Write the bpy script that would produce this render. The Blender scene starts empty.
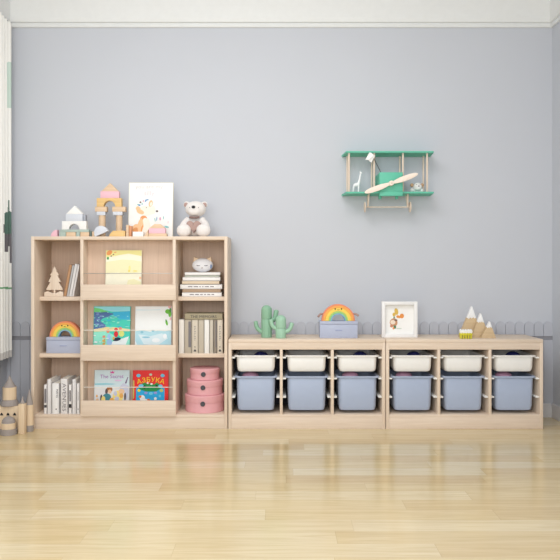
import bpy, bmesh, math, random
from mathutils import Matrix, Vector
random.seed(7)
C = bpy.context.scene.collection
S = bpy.context.scene

# ---------------------------------------------------------------- camera
D, F, HZ, CZ = 4.5, 711.0, 270.0, 1.006          # distance to the cabinet fronts (y=0), focal length in px, horizon row, eye height
cam_d = bpy.data.cameras.new('camera'); cam = bpy.data.objects.new('camera', cam_d); C.objects.link(cam)
cam.location = (0, -D, CZ); cam.rotation_euler = (math.pi/2, 0, 0)
cam_d.sensor_width = 36; cam_d.lens = F/560*36; cam_d.shift_y = -10/560
S.camera = cam
# ---------------------------------------------------------------- light
w = bpy.data.worlds.new('world'); S.world = w; w.use_nodes = True
bg = w.node_tree.nodes['Background']; bg.inputs[0].default_value = (0.95, 0.98, 1.0, 1); bg.inputs[1].default_value = 0.95
def area(name, loc, rot, sx, sy, power, col=(1, 1, 1)):
    l = bpy.data.lights.new(name, 'AREA'); l.shape = 'RECTANGLE'; l.size = sx; l.size_y = sy; l.energy = power; l.color = col
    o = bpy.data.objects.new(name, l); C.objects.link(o); o.location = loc; o.rotation_euler = rot
    return o
area('ceiling_light', (-0.45, -1.6, 2.9), (math.radians(14), 0, 0), 1.8, 1.4, 37, (0.99, 0.995, 1))
area('front_fill_light', (-0.55, -4.7, 1.7), (math.radians(90), 0, math.radians(-8)), 1.7, 1.6, 48, (0.97, 0.985, 1.0))  # added fill lamp behind the camera, brightens fronts and cell interiors
vs = S.view_settings
vs.view_transform = 'Standard'; vs.look = 'None'; vs.gamma = 1; vs.use_curve_mapping = False; vs.exposure = 0.24

# ---------------------------------------------------------------- pixel helpers (a pixel of the photo at a real depth y)
def sc(Y): return F/(D+Y)
def PX(px, Y): return (px-280)/sc(Y)
def PZ(py, Y): return CZ-(py-HZ)/sc(Y)

# ---------------------------------------------------------------- materials
def lin(c):
    return tuple(((v/255)/12.92 if v/255 <= .04045 else ((v/255+.055)/1.055)**2.4) for v in c)+(1,)
MATS = {}
def mat(name, rgb, rough=.55, spec=.4, noise=0, nscale=30, bump=0, bscale=200, metal=0, sheen=0):
    if name in MATS: return MATS[name]
    m = bpy.data.materials.new(name); m.use_nodes = True; nt = m.node_tree; b = nt.nodes['Principled BSDF']
    b.inputs['Base Color'].default_value = lin(rgb); b.inputs['Roughness'].default_value = rough
    b.inputs['Specular IOR Level'].default_value = spec; b.inputs['Metallic'].default_value = metal
    if sheen: b.inputs['Sheen Weight'].default_value = sheen
    tc = nt.nodes.new('ShaderNodeTexCoord')
    n = nt.nodes.new('ShaderNodeTexNoise'); n.inputs['Scale'].default_value = nscale; n.inputs['Detail'].default_value = 4
    nt.links.new(tc.outputs['Object'], n.inputs['Vector'])
    mx = nt.nodes.new('ShaderNodeMix'); mx.data_type = 'RGBA'; k = noise or .03
    c = lin(rgb)
    mx.inputs[6].default_value = tuple(v*(1-k) for v in c[:3])+(1,); mx.inputs[7].default_value = tuple(min(1, v*(1+k)) for v in c[:3])+(1,)
    nt.links.new(n.outputs['Fac'], mx.inputs[0]); nt.links.new(mx.outputs[2], b.inputs['Base Color'])
    if bump:
        n2 = nt.nodes.new('ShaderNodeTexNoise'); n2.inputs['Scale'].default_value = bscale; nt.links.new(tc.outputs['Object'], n2.inputs['Vector'])
        bp = nt.nodes.new('ShaderNodeBump'); bp.inputs['Strength'].default_value = bump; bp.inputs['Distance'].default_value = .003
        nt.links.new(n2.outputs['Fac'], bp.inputs['Height']); nt.links.new(bp.outputs[0], b.inputs['Normal'])
    MATS[name] = m; return m
def wood(name, rgb, axis='Z', k=.10, rough=.5):
    m = bpy.data.materials.new(name); m.use_nodes = True; nt = m.node_tree; b = nt.nodes['Principled BSDF']
    b.inputs['Roughness'].default_value = rough; b.inputs['Specular IOR Level'].default_value = .3
    tc = nt.nodes.new('ShaderNodeTexCoord'); mp = nt.nodes.new('ShaderNodeMapping')
    s = [60, 60, 60]; s['XYZ'.index(axis)] = 2.5; mp.inputs['Scale'].default_value = s
    nt.links.new(tc.outputs['Object'], mp.inputs['Vector'])
    n = nt.nodes.new('ShaderNodeTexNoise'); n.inputs['Scale'].default_value = 1.3; n.inputs['Detail'].default_value = 5; n.inputs['Distortion'].default_value = .4
    nt.links.new(mp.outputs[0], n.inputs['Vector'])
    cr = nt.nodes.new('ShaderNodeValToRGB'); c = lin(rgb)
    cr.color_ramp.elements[0].position = .3; cr.color_ramp.elements[1].position = .7
    cr.color_ramp.elements[0].color = (c[0]*(1-k*.7), c[1]*(1-k), c[2]*(1-k*1.3), 1); cr.color_ramp.elements[1].color = tuple(min(1, v*(1+k*.5)) for v in c[:3])+(1,)
    nt.links.new(n.outputs['Fac'], cr.inputs[0]); nt.links.new(cr.outputs[0], b.inputs['Base Color'])
    return m
WV = wood('birch_vertical', (227, 209, 190)); WH = wood('birch_horizontal', (228, 210, 191), 'X'); WB = wood('birch_back', (219, 193, 172))
NAT = wood('block_natural', (224, 196, 164), 'X'); YEL = wood('block_yellow', (230, 194, 132), 'X'); TAN = wood('tan_wood', (208, 184, 148), 'X', .10)
PALE = wood('pale_wood', (246, 230, 216), 'X', .04); DOW = wood('dowel_wood', (230, 212, 196)); TREE = wood('plywood', (230, 214, 196), 'Z', .10)
CAST = wood('castle_wood', (226, 203, 172), 'Z', .08)
WHITE = mat('white_paint', (240, 239, 236)); WPL = mat('white_plastic', (240, 238, 234), .4, .4); BPL = mat('blue_plastic', (170, 182, 205), .42, .4)
BLK = mat('black', (34, 33, 36)); PINK = mat('pink_card', (230, 172, 177), .6); PINKB = mat('pink_paint', (238, 190, 201)); GRAYB = mat('pale_grey_paint', (212, 216, 224))
CG = mat('castle_grey', (160, 151, 146), .6, .3, .1, 60); LAV = mat('lavender_card', (180, 187, 208), .6); LAVD = mat('lavender_dark', (160, 168, 200), .6)
SAGE = mat('sage_paint', (174, 190, 180)); GRN = mat('teal_green_paint', (100, 192, 164), .5); CAC = mat('cactus_green', (160, 200, 174), .55); CACD = mat('cactus_green_dark', (142, 184, 156), .55)
PLUSH = mat('cream_plush', (236, 230, 226), .95, .1, .05, 90, .7, 420, sheen=.3); PLB = mat('brown_plush', (176, 148, 140), .95, .1, .12, 120, .5, 300)
STEEL = mat('steel_wire', (176, 172, 168), .3, .5, metal=.8); WWIRE = mat('white_wire', (238, 232, 224), .4, .5)
NAVY = mat('navy_rubber', (44, 52, 116), .5); SHADE = mat('cell_shade_board', (74, 72, 82), .7); PNKT = mat('pink_toy', (216, 166, 192), .5)
PAPER = mat('paper', (244, 243, 240), .7); PAGES = mat('page_edges', (232, 226, 214), .8, .2, .08, 300); INK = mat('ink', (60, 58, 62)); INKG = mat('grey_ink', (120, 116, 120))

# ---------------------------------------------------------------- mesh builder
class MB:
    def __init__(s): s.bm = bmesh.new(); s.done = s.bm.faces.layers.int.new('done')
    def _fin(s, f0, m):
        for f in s.bm.faces:
            if not f[s.done]: f.material_index = m; f[s.done] = 1
    def box(s, x0, x1, y0, y1, z0, z1, m=0, bev=0, seg=2):
        f0 = len(s.bm.faces)
        r = bmesh.ops.create_cube(s.bm, size=1, matrix=Matrix.Translation(((x0+x1)/2, (y0+y1)/2, (z0+z1)/2)) @ Matrix.Diagonal((abs(x1-x0), abs(y1-y0), abs(z1-z0), 1)))
        if bev:
            es = list({e for v in r['verts'] for e in v.link_edges})
            bmesh.ops.bevel(s.bm, geom=es, offset=bev, segments=seg, affect='EDGES', profile=.5)
        s._fin(f0, m); return s
    def prism(s, pts, y0, y1, m=0, bev=0):                       # outline in x,z pushed along y
        f0 = len(s.bm.faces)
        a = [s.bm.verts.new((p[0], y0, p[1])) for p in pts]; b = [s.bm.verts.new((p[0], y1, p[1])) for p in pts]
        n = len(pts); fs = [s.bm.faces.new(a), s.bm.faces.new(b[::-1])]
        for i in range(n): fs.append(s.bm.faces.new((a[i], b[i], b[(i+1) % n], a[(i+1) % n])))
        bmesh.ops.recalc_face_normals(s.bm, faces=fs)
        if bev:
            es = [e for f in fs[:2] for e in f.edges]
            bmesh.ops.bevel(s.bm, geom=es, offset=bev, segments=2, affect='EDGES', profile=.5)
        s._fin(f0, m); return s
    def plate(s, pts, z0, z1, m=0):                              # outline in x,y pushed along z
        f0 = len(s.bm.faces)
        a = [s.bm.verts.new((p[0], p[1], z0)) for p in pts]; b = [s.bm.verts.new((p[0], p[1], z1)) for p in pts]
        n = len(pts); fs = [s.bm.faces.new(a), s.bm.faces.new(b[::-1])]
        for i in range(n): fs.append(s.bm.faces.new((a[i], b[i], b[(i+1) % n], a[(i+1) % n])))
        bmesh.ops.recalc_face_normals(s.bm, faces=fs); s._fin(f0, m); return s
    def loft(s, rings, m=0, cap0=True, cap1=True):
        f0 = len(s.bm.faces); fs = []
        vs_ = [[s.bm.verts.new(p) for p in r] for r in rings]
        for a, b in zip(vs_, vs_[1:]):
            n = len(a)
            for i in range(n): fs.append(s.bm.faces.new((a[i], a[(i+1) % n], b[(i+1) % n], b[i])))
        if cap0: fs.append(s.bm.faces.new(vs_[0][::-1]))
        if cap1: fs.append(s.bm.faces.new(vs_[-1]))
        bmesh.ops.recalc_face_normals(s.bm, faces=fs); s._fin(f0, m); return s
    def lathe(s, prof, c, m=0, n=32, M=None):                    # prof = [(r, z)], round the z axis through c (or M)
        T = M or Matrix.Translation(c); rings = []
        for r, z in prof:
            r = max(r, 1e-4); rings.append([T @ Vector((r*math.cos(2*math.pi*i/n), r*math.sin(2*math.pi*i/n), z)) for i in range(n)])
        return s.loft(rings, m)
    def tube(s, path, r, m=0, n=10):
        P = [Vector(p) for p in path]; R = r if isinstance(r, (list, tuple)) else [r]*len(P); rings = []
        up = None
        for i, p in enumerate(P):
            d = (P[min(i+1, len(P)-1)]-P[max(i-1, 0)]).normalized()
            if up is None: up = Vector((0, 1, 0)) if abs(d.y) < .9 else Vector((1, 0, 0))
            u = d.cross(up).normalized(); v = u.cross(d).normalized(); up = v
            rings.append([p+R[i]*(u*math.cos(2*math.pi*k/n)+v*math.sin(2*math.pi*k/n)) for k in range(n)])
        return s.loft(rings, m)
    def ball(s, c, rx, ry=None, rz=None, m=0, rot=None, n=20):
        f0 = len(s.bm.faces); ry = rx if ry is None else ry; rz = rx if rz is None else rz
        M = Matrix.Translation(c) @ (rot or Matrix.Identity(4)) @ Matrix.Diagonal((rx, ry, rz, 1))
        bmesh.ops.create_uvsphere(s.bm, u_segments=n, v_segments=max(8, n//2), radius=1, matrix=M); s._fin(f0, m); return s
    def disc(s, x, z, rx, rz, y, m=0, rot=0, n=18, t=.0006):     # thin printed patch facing -y
        ca, sa = math.cos(rot), math.sin(rot)
        pts = [(x+rx*math.cos(a)*ca-rz*math.sin(a)*sa, z+rx*math.cos(a)*sa+rz*math.sin(a)*ca) for a in [2*math.pi*i/n for i in range(n)]]
        return s.prism(pts, y-t, y+.0002, m)
    def patch(s, pts, y, m=0, t=.0006): return s.prism(pts, y-t, y+.0002, m)
    def text(s, body, size, M, m=0, sx=1):
        cu = bpy.data.curves.new('lettering', 'FONT'); cu.body = body; cu.size = size; cu.align_x = 'CENTER'; cu.align_y = 'CENTER'; cu.extrude = .0004; cu.resolution_u = 2
        o = bpy.data.objects.new('lettering', cu); C.objects.link(o); bpy.context.view_layer.update()
        me = bpy.data.meshes.new_from_object(o.evaluated_get(bpy.context.evaluated_depsgraph_get()))
        me.transform(M @ Matrix.Diagonal((sx, 1, 1, 1))); f0 = len(s.bm.faces); s.bm.from_mesh(me); s._fin(f0, m)
        bpy.data.objects.remove(o); bpy.data.meshes.remove(me); bpy.data.curves.remove(cu); return s
    def xform(s, M): bmesh.ops.transform(s.bm, matrix=M, verts=s.bm.verts[:]); return s
    def build(s, name, mats, parent=None, origin=None, flat=False, ang=35):
        o3 = Vector(ORG[parent.name]) if parent else Vector(origin or (0, 0, 0))
        bmesh.ops.translate(s.bm, vec=-o3, verts=s.bm.verts[:])
        for e in s.bm.edges:
            e.smooth = len(e.link_faces) == 2 and e.calc_face_angle(0) < math.radians(ang)
        for f in s.bm.faces: f.smooth = not flat
        s.bm.faces.layers.int.remove(s.done); me = bpy.data.meshes.new(name); s.bm.to_mesh(me); s.bm.free()
        for m in (mats if isinstance(mats, (list, tuple)) else [mats]): me.materials.append(m)
        o = bpy.data.objects.new(name, me); C.objects.link(o); ORG[o.name] = tuple(o3)
        if parent: o.parent = parent
        else: o.location = o3
        return o
ORG = {}
FRONT = Matrix.Rotation(math.pi/2, 4, 'X')                       # lettering that stands upright and faces -y
def tag(o, label, cat, group=None):
    o['label'] = label; o['category'] = cat
    if group: o['group'] = group
    return o
def thing(name, label, cat, loc, group=None):
    o = bpy.data.objects.new(name, None); o.empty_display_size = .05; C.objects.link(o); o.location = loc; ORG[o.name] = tuple(loc)
    return tag(o, label, cat, group)
def struct(o): o['kind'] = 'structure'; return o
def dup(root, loc, label, group=None):
    r = root.copy(); C.objects.link(r); r.location = loc; r['label'] = label
    if group: r['group'] = group
    ORG[r.name] = tuple(loc)
    for ch in list(root.children):
        c = ch.copy(); C.objects.link(c); c.parent = r
        for g in list(ch.children):
            d = g.copy(); C.objects.link(d); d.parent = c
    return r
def remesh(o, vox, it=4):
    md = o.modifiers.new('r', 'REMESH'); md.mode = 'VOXEL'; md.voxel_size = vox
    sm = o.modifiers.new('s', 'SMOOTH'); sm.iterations = it; sm.factor = .5
    bpy.context.view_layer.update()
    me = bpy.data.meshes.new_from_object(o.evaluated_get(bpy.context.evaluated_depsgraph_get()))
    o.modifiers.clear(); old = o.data; mats = list(old.materials); o.data = me; me.materials.clear()
    for m in mats: me.materials.append(m)
    for p in me.polygons: p.use_smooth = True; p.material_index = 0
    bpy.data.meshes.remove(old); return o

# ================================================================ the room
YW = .38; XL, XR = -1.87, 1.87; YR = -4.9; ZC = 2.98
wallm = mat('wall_paint', (201, 204, 211), .85, .2, .012, 3); wainm = mat('picket_paint', (190, 192, 200), .7, .25, .02, 3); railm = mat('rail_grey', (150, 150, 156), .7, .2)
ceilm = mat('ceiling_white', (234, 234, 232), .8, .2); crown_m = mat('crown_white', (232, 233, 232), .6, .3); basem = mat('baseboard_grey_white', (214, 211, 210), .5, .3)
def floor_mat():
    m = bpy.data.materials.new('plank_floor'); m.use_nodes = True; nt = m.node_tree; N = nt.nodes.new; L = nt.links.new; b = nt.nodes['Principled BSDF']
    tc = N('ShaderNodeTexCoord'); sp = N('ShaderNodeSeparateXYZ'); L(tc.outputs['Object'], sp.inputs[0])
    def M(op, a, b_=None):
        n = N('ShaderNodeMath'); n.operation = op
        for i, v in ((0, a), (1, b_)):
            if v is None: continue
            if isinstance(v, (int, float)): n.inputs[i].default_value = v
            else: L(v, n.inputs[i])
        return n.outputs[0]
    v = M('DIVIDE', M('ADD', sp.outputs[1], 1.639+.1243*40), .1243); row = M('FLOOR', v); fv = M('FRACT', v)
    wn = N('ShaderNodeTexWhiteNoise'); wn.noise_dimensions = '1D'; L(row, wn.inputs['W'])
    u = M('ADD', M('DIVIDE', sp.outputs[0], .95), M('MULTIPLY', wn.outputs['Value'], 7.3)); col = M('FLOOR', u); fu = M('FRACT', u)
    cb = N('ShaderNodeCombineXYZ'); L(row, cb.inputs[0]); L(col, cb.inputs[1])
    wn2 = N('ShaderNodeTexWhiteNoise'); wn2.noise_dimensions = '2D'; L(cb.outputs[0], wn2.inputs['Vector'])
    cr = N('ShaderNodeValToRGB'); e = cr.color_ramp.elements; e[0].color = lin((212, 188, 144)); e[1].color = lin((226, 210, 174)); k = e.new(.5); k.color = lin((220, 200, 158)); L(wn2.outputs['Value'], cr.inputs[0])
    mp = N('ShaderNodeCombineXYZ'); L(M('ADD', M('MULTIPLY', sp.outputs[0], 2.2), M('MULTIPLY', wn2.outputs['Value'], 40)), mp.inputs[0]); L(M('MULTIPLY', sp.outputs[1], 38), mp.inputs[1]); L(row, mp.inputs[2])
    g = N('ShaderNodeTexNoise'); g.inputs['Scale'].default_value = 1.4; g.inputs['Detail'].default_value = 6; g.inputs['Distortion'].default_value = .8; L(mp.outputs[0], g.inputs['Vector'])
    gr = N('ShaderNodeValToRGB'); gr.color_ramp.elements[0].position = .3; gr.color_ramp.elements[0].color = (.88, .84, .78, 1); gr.color_ramp.elements[1].position = .62; gr.color_ramp.elements[1].color = (1.02, 1.02, 1.02, 1); L(g.outputs['Fac'], gr.inputs[0])
    mx = N('ShaderNodeMix'); mx.data_type = 'RGBA'; mx.blend_type = 'MULTIPLY'; mx.inputs[0].default_value = 1; L(cr.outputs[0], mx.inputs[6]); L(gr.outputs[0], mx.inputs[7])
    seam = M('MAXIMUM', M('LESS_THAN', fv, .018), M('LESS_THAN', fu, .0025))
    m2 = N('ShaderNodeMix'); m2.data_type = 'RGBA'; m2.blend_type = 'MULTIPLY'; L(M('MULTIPLY', seam, .18), m2.inputs[0]); L(mx.outputs[2], m2.inputs[6]); m2.inputs[7].default_value = lin((160, 120, 70)); L(m2.outputs[2], b.inputs['Base Color'])
    b.inputs['Roughness'].default_value = .17; b.inputs['Specular IOR Level'].default_value = .8
    return m
struct(MB().box(XL-.1, XR+.1, YR, YW+.1, -.1, 0).build('floor', floor_mat()))
struct(MB().box(XL-.1, XR+.1, YR, YW+.1, ZC, ZC+.1).build('ceiling', ceilm))
struct(MB().box(XL-.1, XR+.1, YW, YW+.1, 0, ZC).build('wall_back', wallm))
struct(MB().box(XL-.1, XL, YR, YW, 0, ZC).build('wall_left', wallm))
struct(MB().box(XR, XR+.1, YR, YW, 0, ZC).build('wall_right', wallm))
# crown moulding: one bead profile run along three walls
def crown():
    b = MB(); z0 = 2.667
    prof = [(0, 0), (.013, 0), (.017, .004), (.019, .012), (.017, .021), (.011, .024), (.011, .029), (.024, .033), (.028, .042), (.030, .07), (.030, .2), (.045, .24), (.06, .313), (0, .313)]
    def ring(f): return [f(p) for p in prof]
    b.loft([ring(lambda p: (XL+p[0], YR, z0+p[1])), ring(lambda p: (XL+p[0], YW-p[0], z0+p[1])), ring(lambda p: (XR-p[0], YW-p[0], z0+p[1])), ring(lambda p: (XR-p[0], YR, z0+p[1]))])
    return b
struct(crown().build('trim_1', crown_m))
def baseboard(name, pts):
    b = MB(); prof = [(0, 0), (.016, 0), (.016, .058), (.012, .066), (.012, .072), (.009, .078), (.009, .086), (.004, .093), (0, .093)]
    b.loft([[(x+p[0]*nx, y+p[0]*ny, p[1]) for p in prof] for (x, y, nx, ny) in pts]); struct(b.build(name, basem))
baseboard('baseboard_back', [(XL+.016, YW-.0125, 0, -1), (XR-.016, YW-.0125, 0, -1)])
baseboard('baseboard_right', [(XR, YW, -1, 0), (XR, YR, -1, 0)])
baseboard('baseboard_left', [(XL, YW, 1, 0), (XL, YR, 1, 0)])
# picket-fence wainscot
b = MB(); pitch = .0652; x = XR-pitch*.98; t = .009
while x > XL:
    w_ = pitch*.475; xc = x+pitch/2
    arc = [(xc+w_*math.cos(a)*(1 if True else 1), .622+.031*math.sin(a)) for a in [math.pi*i/10 for i in range(11)]]
    b.prism([(xc-w_, .553), (xc+w_, .553)]+arc, YW-t, YW+.001)
    x -= pitch
struct(b.build('trim_2', wainm, ang=20))
struct(MB().box(XL, XR, YW-.003, YW+.001, .524, .554).build('trim_3', railm))
b = MB(); x = XR-pitch*.98
while x > XL-pitch:
    b.box(max(XL, x+.001), min(XR, x+pitch-.001), YW-t, YW+.001, .0, .526); x -= pitch
struct(b.build('trim_4', wainm))

# ---------------------------------------------------------------- curtain
def curtain():
    base = mat('curtain_white', (247, 246, 242), .9, .1, .03, 40); dark = mat('print_dark_green', (92, 118, 108), .9, .1, .15, 60); grey = mat('print_charcoal', (112, 108, 112), .9, .1, .15, 60)
    mint = mat('print_pale_mint', (206, 224, 214), .9, .1); hem = mat('hem_grey', (206, 203, 200), .9, .1); line = mat('print_leaf_line', (120, 170, 130), .9, .1)
    b = MB(); ny, z0, z1 = 160, .425, 2.665; ya, yb = -.30, .30
    zs = [z0+(z1-z0)*i/400 for i in range(401)]; ys = [ya+(yb-ya)*i/ny for i in range(ny+1)]
    def P(y, z): a = .014+.010*(1-(z-z0)/(z1-z0)); return (-1.812+a*math.sin(2*math.pi*(y-.30)/.058)+.006*math.sin(17*y+1), y, z)
    G = [[b.bm.verts.new(P(y, z)) for y in ys] for z in zs]
    def inside(y, z):
        py = HZ-(z-CZ)*sc(y)
        px = 280+P(y, z)[0]*sc(y)
        if 200 < py < 215 and abs(px-8.8) < .6+.06*(py-200): return 1
        if 211+.5*abs(px-8.8) < py < 234 and 4.6 < px: return 1
        if 224 < py < 233 and 3.4 < px < 5.2: return 2
        if 234 <= py < 246 and 4.8 < px: return 2
        if 246 <= py < 252 and 4.8 < px < 8.2: return 2
        if 246 <= py < 263 and 9.6 < px: return 2
        if 287 < py < 289: return 5
        if 62 < py < 108 and px > 7: return 3
        if z < z0+.045: return 4
        return 0
    for i in range(400):
        for j in range(ny):
            f = b.bm.faces.new((G[i][j], G[i][j+1], G[i+1][j+1], G[i+1][j]))
            f.material_index = inside((ys[j]+ys[j+1])/2, (zs[i]+zs[i+1])/2)
    o = b.build('curtain', [base, dark, grey, mint, hem, line], origin=(-1.812, 0, z0), ang=80)
    sd = o.modifiers.new('thickness', 'SOLIDIFY'); sd.thickness = .0015
    tag(o, 'white pleated curtain with a dark green print hanging by the side wall', 'curtain')
curtain()

# ================================================================ tall bookcase
XA, XB = PX(31, 0), PX(227.4, 0); TZ = PZ(236.4, 0); DP = .35
D1a, D1b, D2a, D2b = PX(80.2, 0), PX(83.2, 0), PX(172.6, 0), PX(175.6, 0); XAi, XBi = XA+.0205, XB-.0195
bc = thing('bookcase', 'tall birch bookcase with three open columns and display ledges against the grey wall', 'bookcase', ((XA+XB)/2, .17, 0))
bv = .0012
BZ = .0895
for x0, x1 in ((XA, XAi), (XBi, XB)): MB().box(x0, x1, 0, DP, 0, TZ, bev=bv).build('side_panel', WV, bc)
for x0, x1 in ((D1a, D1b), (D2a, D2b)): MB().box(x0, x1, 0, .34, BZ, TZ-.021, bev=bv).build('divider', WV, bc)
MB().box(XAi, XBi, .001, DP, TZ-.021, TZ, bev=bv).build('top_panel', WH, bc)
MB().box(XAi, XBi, .002, .34, BZ-.018, BZ, bev=bv).build('bottom_panel', WH, bc)
MB().box(XAi, XBi, .004, .022, 0, BZ-.018, bev=bv).build('plinth', WH, bc)
MB().box(XAi, XBi, .34, DP, .0, TZ-.021).build('back_panel', WB, bc)
SH1, SH2 = .8335, .4655; LY = .10
for x0, x1 in ((XAi, D1a), (D2b, XBi)):
    for z in (SH1, SH2): MB().box(x0, x1, LY, .34, z-.026, z, bev=bv).build('shelf', WH, bc)
MB().box(D1b, D2a, .1125, .122, BZ, TZ-.021).build('display_back', WB, bc)
LEDGE = []
for yt, yb in ((284.6, 300.2), (345, 360.8), (400.7, 416.4)):
    zt, zb = PZ(yt, -.016), PZ(yb, -.016); LEDGE.append(max(zb+.018, BZ))
    if yb < 410: MB().box(D1b, D2a, .0, .1125, zb, zb+.018, bev=bv).build('ledge', WH, bc)
    MB().box(PX(81, -.016), PX(175.8, -.016), -.017, -.0005, zb, zt, bev=.0015).build('front_rail', WH, bc)
for i, y in enumerate((273.4, 330.2, 387.2)):
    z = PZ(y, .012); MB().tube([(D1b, .012, z), (D2a, .012, z)], .0022, n=8).build('wire_rail', STEEL if i == 0 else WWIRE, bc)

# ================================================================ low storage units
LZ, LW = .567, .994; CELL = (LW-.04-.036)/3
def storage_unit(x0, label):
    r = thing('storage_unit', label, 'storage unit', (x0+LW/2, .17, 0), 'low storage units')
    for a in (x0, x0+LW-.02): MB().box(a, a+.02, 0, DP, 0, LZ-.022, bev=bv).build('side_panel', WV, r)
    for k in (1, 2):
        a = x0+.02+CELL*k+.018*(k-1); MB().box(a, a+.018, .002, .342, .0908, .502, bev=bv).build('divider', WV, r)
    MB().box(x0, x0+LW, -.001, DP, LZ-.022, LZ, bev=.002).build('top_panel', WH, r)
    MB().box(x0+.02, x0+LW-.02, .001, .342, .502, LZ-.022, bev=bv).build('apron', WH, r)
    MB().box(x0+.02, x0+LW-.02, .001, .342, .0728, .0908, bev=bv).build('bottom_panel', WH, r)
    MB().box(x0+.02, x0+LW-.02, .001, .02, 0, .0728, bev=bv).build('plinth', WH, r)
    MB().box(x0+.02, x0+LW-.02, .342, DP-.001, .0, LZ-.022).build('back_panel', SHADE, r)  # dark colour stands in for the shade deep inside the cells
    for c in range(3):
        a = x0+.02+c*(CELL+.018)
        for z in (.4535, .3205, .2035):
            for xx in (a, a+CELL-.0215): MB().box(xx, xx+.0215, .012, .335, z-.009, z, bev=.002).build('runner', WHITE, r)
    return r
U1, U2 = -.327, .6715
storage_unit(U1, 'low birch storage unit nearest the bookcase, cacti and rainbow box on it')
storage_unit(U2, 'low birch storage unit beside the wall corner, framed print and mountains on it')
def rr(cx, cy, w_, d, r, z, n=6):
    pts = []
    for sx, sy, a0 in ((1, 1, 0), (-1, 1, 1), (-1, -1, 2), (1, -1, 3)):
        for i in range(n+1):
            a = (a0+i/n)*math.pi/2; pts.append((cx+sx*(w_/2-r)+r*math.cos(a), cy+sy*(d/2-r)+r*math.sin(a), z))
    return pts
def tray(name, zt, zb, rh, label, cat, group, material, cx):
    r = thing(name, label, cat, (cx, .17, zb), group); cy, wd, dp = .172, .246, .30
    def R(ins, z, rad): return rr(cx, cy, wd-2*ins, dp-2*ins, rad, z)
    b = MB(); h = zt-zb
    tp = .002 if h < .15 else .004
    b.loft([R(.022, zb, .02), R(.011, zb+.004, .024), R(.004+tp, zb+.014, .026), R(.001+tp, zb+.03, .026), R(0, zt-rh, .026), R(.003, zt-rh*.5, .026), R(.004+tp, zb+.03, .022), R(.02, zb+.006, .02)])
    b.build('tray_body', material, r)
    b = MB()
    b.loft([rr(cx, cy, wd-.004, dp-.004, .026, zt-rh*.9), rr(cx, cy, .272, dp+.016, .022, zt-rh*.9), rr(cx, cy, .274, dp+.018, .022, zt-rh*.2), rr(cx, cy, .270, dp+.014, .02, zt), rr(cx, cy, wd-.006, dp-.006, .024, zt), rr(cx, cy, wd-.004, dp-.004, .026, zt-rh*.9)], cap0=False, cap1=False)
    b.build('rim', material, r); return r
where = ['in the cell next to the bookcase', 'in the second cell from the bookcase', 'in the cell under the rainbow box', 'in the cell under the framed print', 'in the cell under the wooden mountains', 'in the end cell farthest from the bookcase']
CX = [u+.02+CELL/2+c*(CELL+.018) for u in (U1, U2) for c in range(3)]
T0 = tray('storage_tray', .4635, .3565, .011, 'white shallow tray '+where[0], 'tray', 'white shallow trays', WPL, CX[0])
B0 = tray('storage_bin', .3305, .1105, .011, 'deep blue-grey bin '+where[0], 'bin', 'blue-grey deep bins', BPL, CX[0])
for i in range(1, 6):
    dup(T0, (CX[i], .17, .3565), 'white shallow tray '+where[i]); dup(B0, (CX[i], .17, .1105), 'deep blue-grey bin '+where[i])
first = None
for i in (0, 2, 3, 5):
    loc = (CX[i]+.03, .15, .3632)
    if first is None:
        r = .056; first = MB().lathe([(0, 0), (.02, .001)]+[(r*math.sin(a), r-r*math.cos(a)) for a in [math.pi*k/16 for k in range(4, 17)]], loc).build('toy_ball', NAVY, origin=loc)
        tag(first, '', 'ball', 'navy balls in the white trays'); o = first
    else: o = first.copy(); C.objects.link(o); o.location = loc
    o['label'] = 'navy blue ball peeking over the white tray '+where[i]
first = None
for i in (0, 2, 3, 5):
    loc = (CX[i]-.038, .13, .1185)
    if first is None:
        first = MB().lathe([(.0, 0), (.045, 0), (.055, .01), (.058, .10), (.056, .19), (.05, .212), (.035, .221), (.015, .2265), (0, .2275)], loc).build('stacking_toy', PNKT, origin=loc)
        tag(first, '', 'toy', 'pink toys in the blue bins'); o = first
    else: o = first.copy(); C.objects.link(o); o.location = loc
    o['label'] = 'pink domed toy showing over the blue-grey bin '+where[i]

# ================================================================ books
def book(name, label, cat, x0, x1, y0, y1, z0, z1, cover, group=None, M=None, spine=None, lay=False):
    """a book standing with its spine to -y (lay: lying flat, spine to -y); cover wraps three sides of the page block"""
    b = MB(); t = min(.0022, (x1-x0)*.14, (z1-z0)*.2) if not lay else min(.0022, (z1-z0)*.14)
    if not lay:
        b.box(x0, x0+t, y0, y1, z0, z1, 0); b.box(x1-t, x1, y0, y1, z0, z1, 0); b.box(x0, x1, y0, y0+t, z0, z1, 0, min(.0008, t*.4))
        b.box(x0+t*.5, x1-t*.5, y0+t*.5, y1-.004, z0+.0003, z1-.004, 1)
    else:
        b.box(x0, x1, y0, y1, z0, z0+t, 0); b.box(x0, x1, y0, y1, z1-t, z1, 0); b.box(x0, x1, y0, y0+t, z0, z1, 0, min(.0008, t*.4))
        b.box(x0+.004, x1-.004, y0+t*.5, y1-.004, z0+t*.5, z1-t*.5, 1)
    if spine: spine(b, x0, x1, y0, z0, z1)
    if M is not None: b.xform(M)
    return tag(b.build(name, [cover, PAGES, INK, INKG, BLK], origin=((x0+x1)/2, (y0+y1)/2, z0)), label, cat, group)
def spine_text(txt, size, m=2, fz=.55, sx=1):
    def f(b, x0, x1, y0, z0, z1):
        b.text(txt, size, Matrix.Translation(((x0+x1)/2, y0-.0003, z0+(z1-z0)*fz)) @ Matrix.Rotation(math.pi/2, 4, 'Y') @ FRONT, m, sx)
    return f
wb = [mat('white_cover_%d' % i, c, .55) for i, c in enumerate(((238, 234, 232), (232, 229, 228), (240, 238, 237), (228, 224, 222)))]
Y0 = .03
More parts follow.
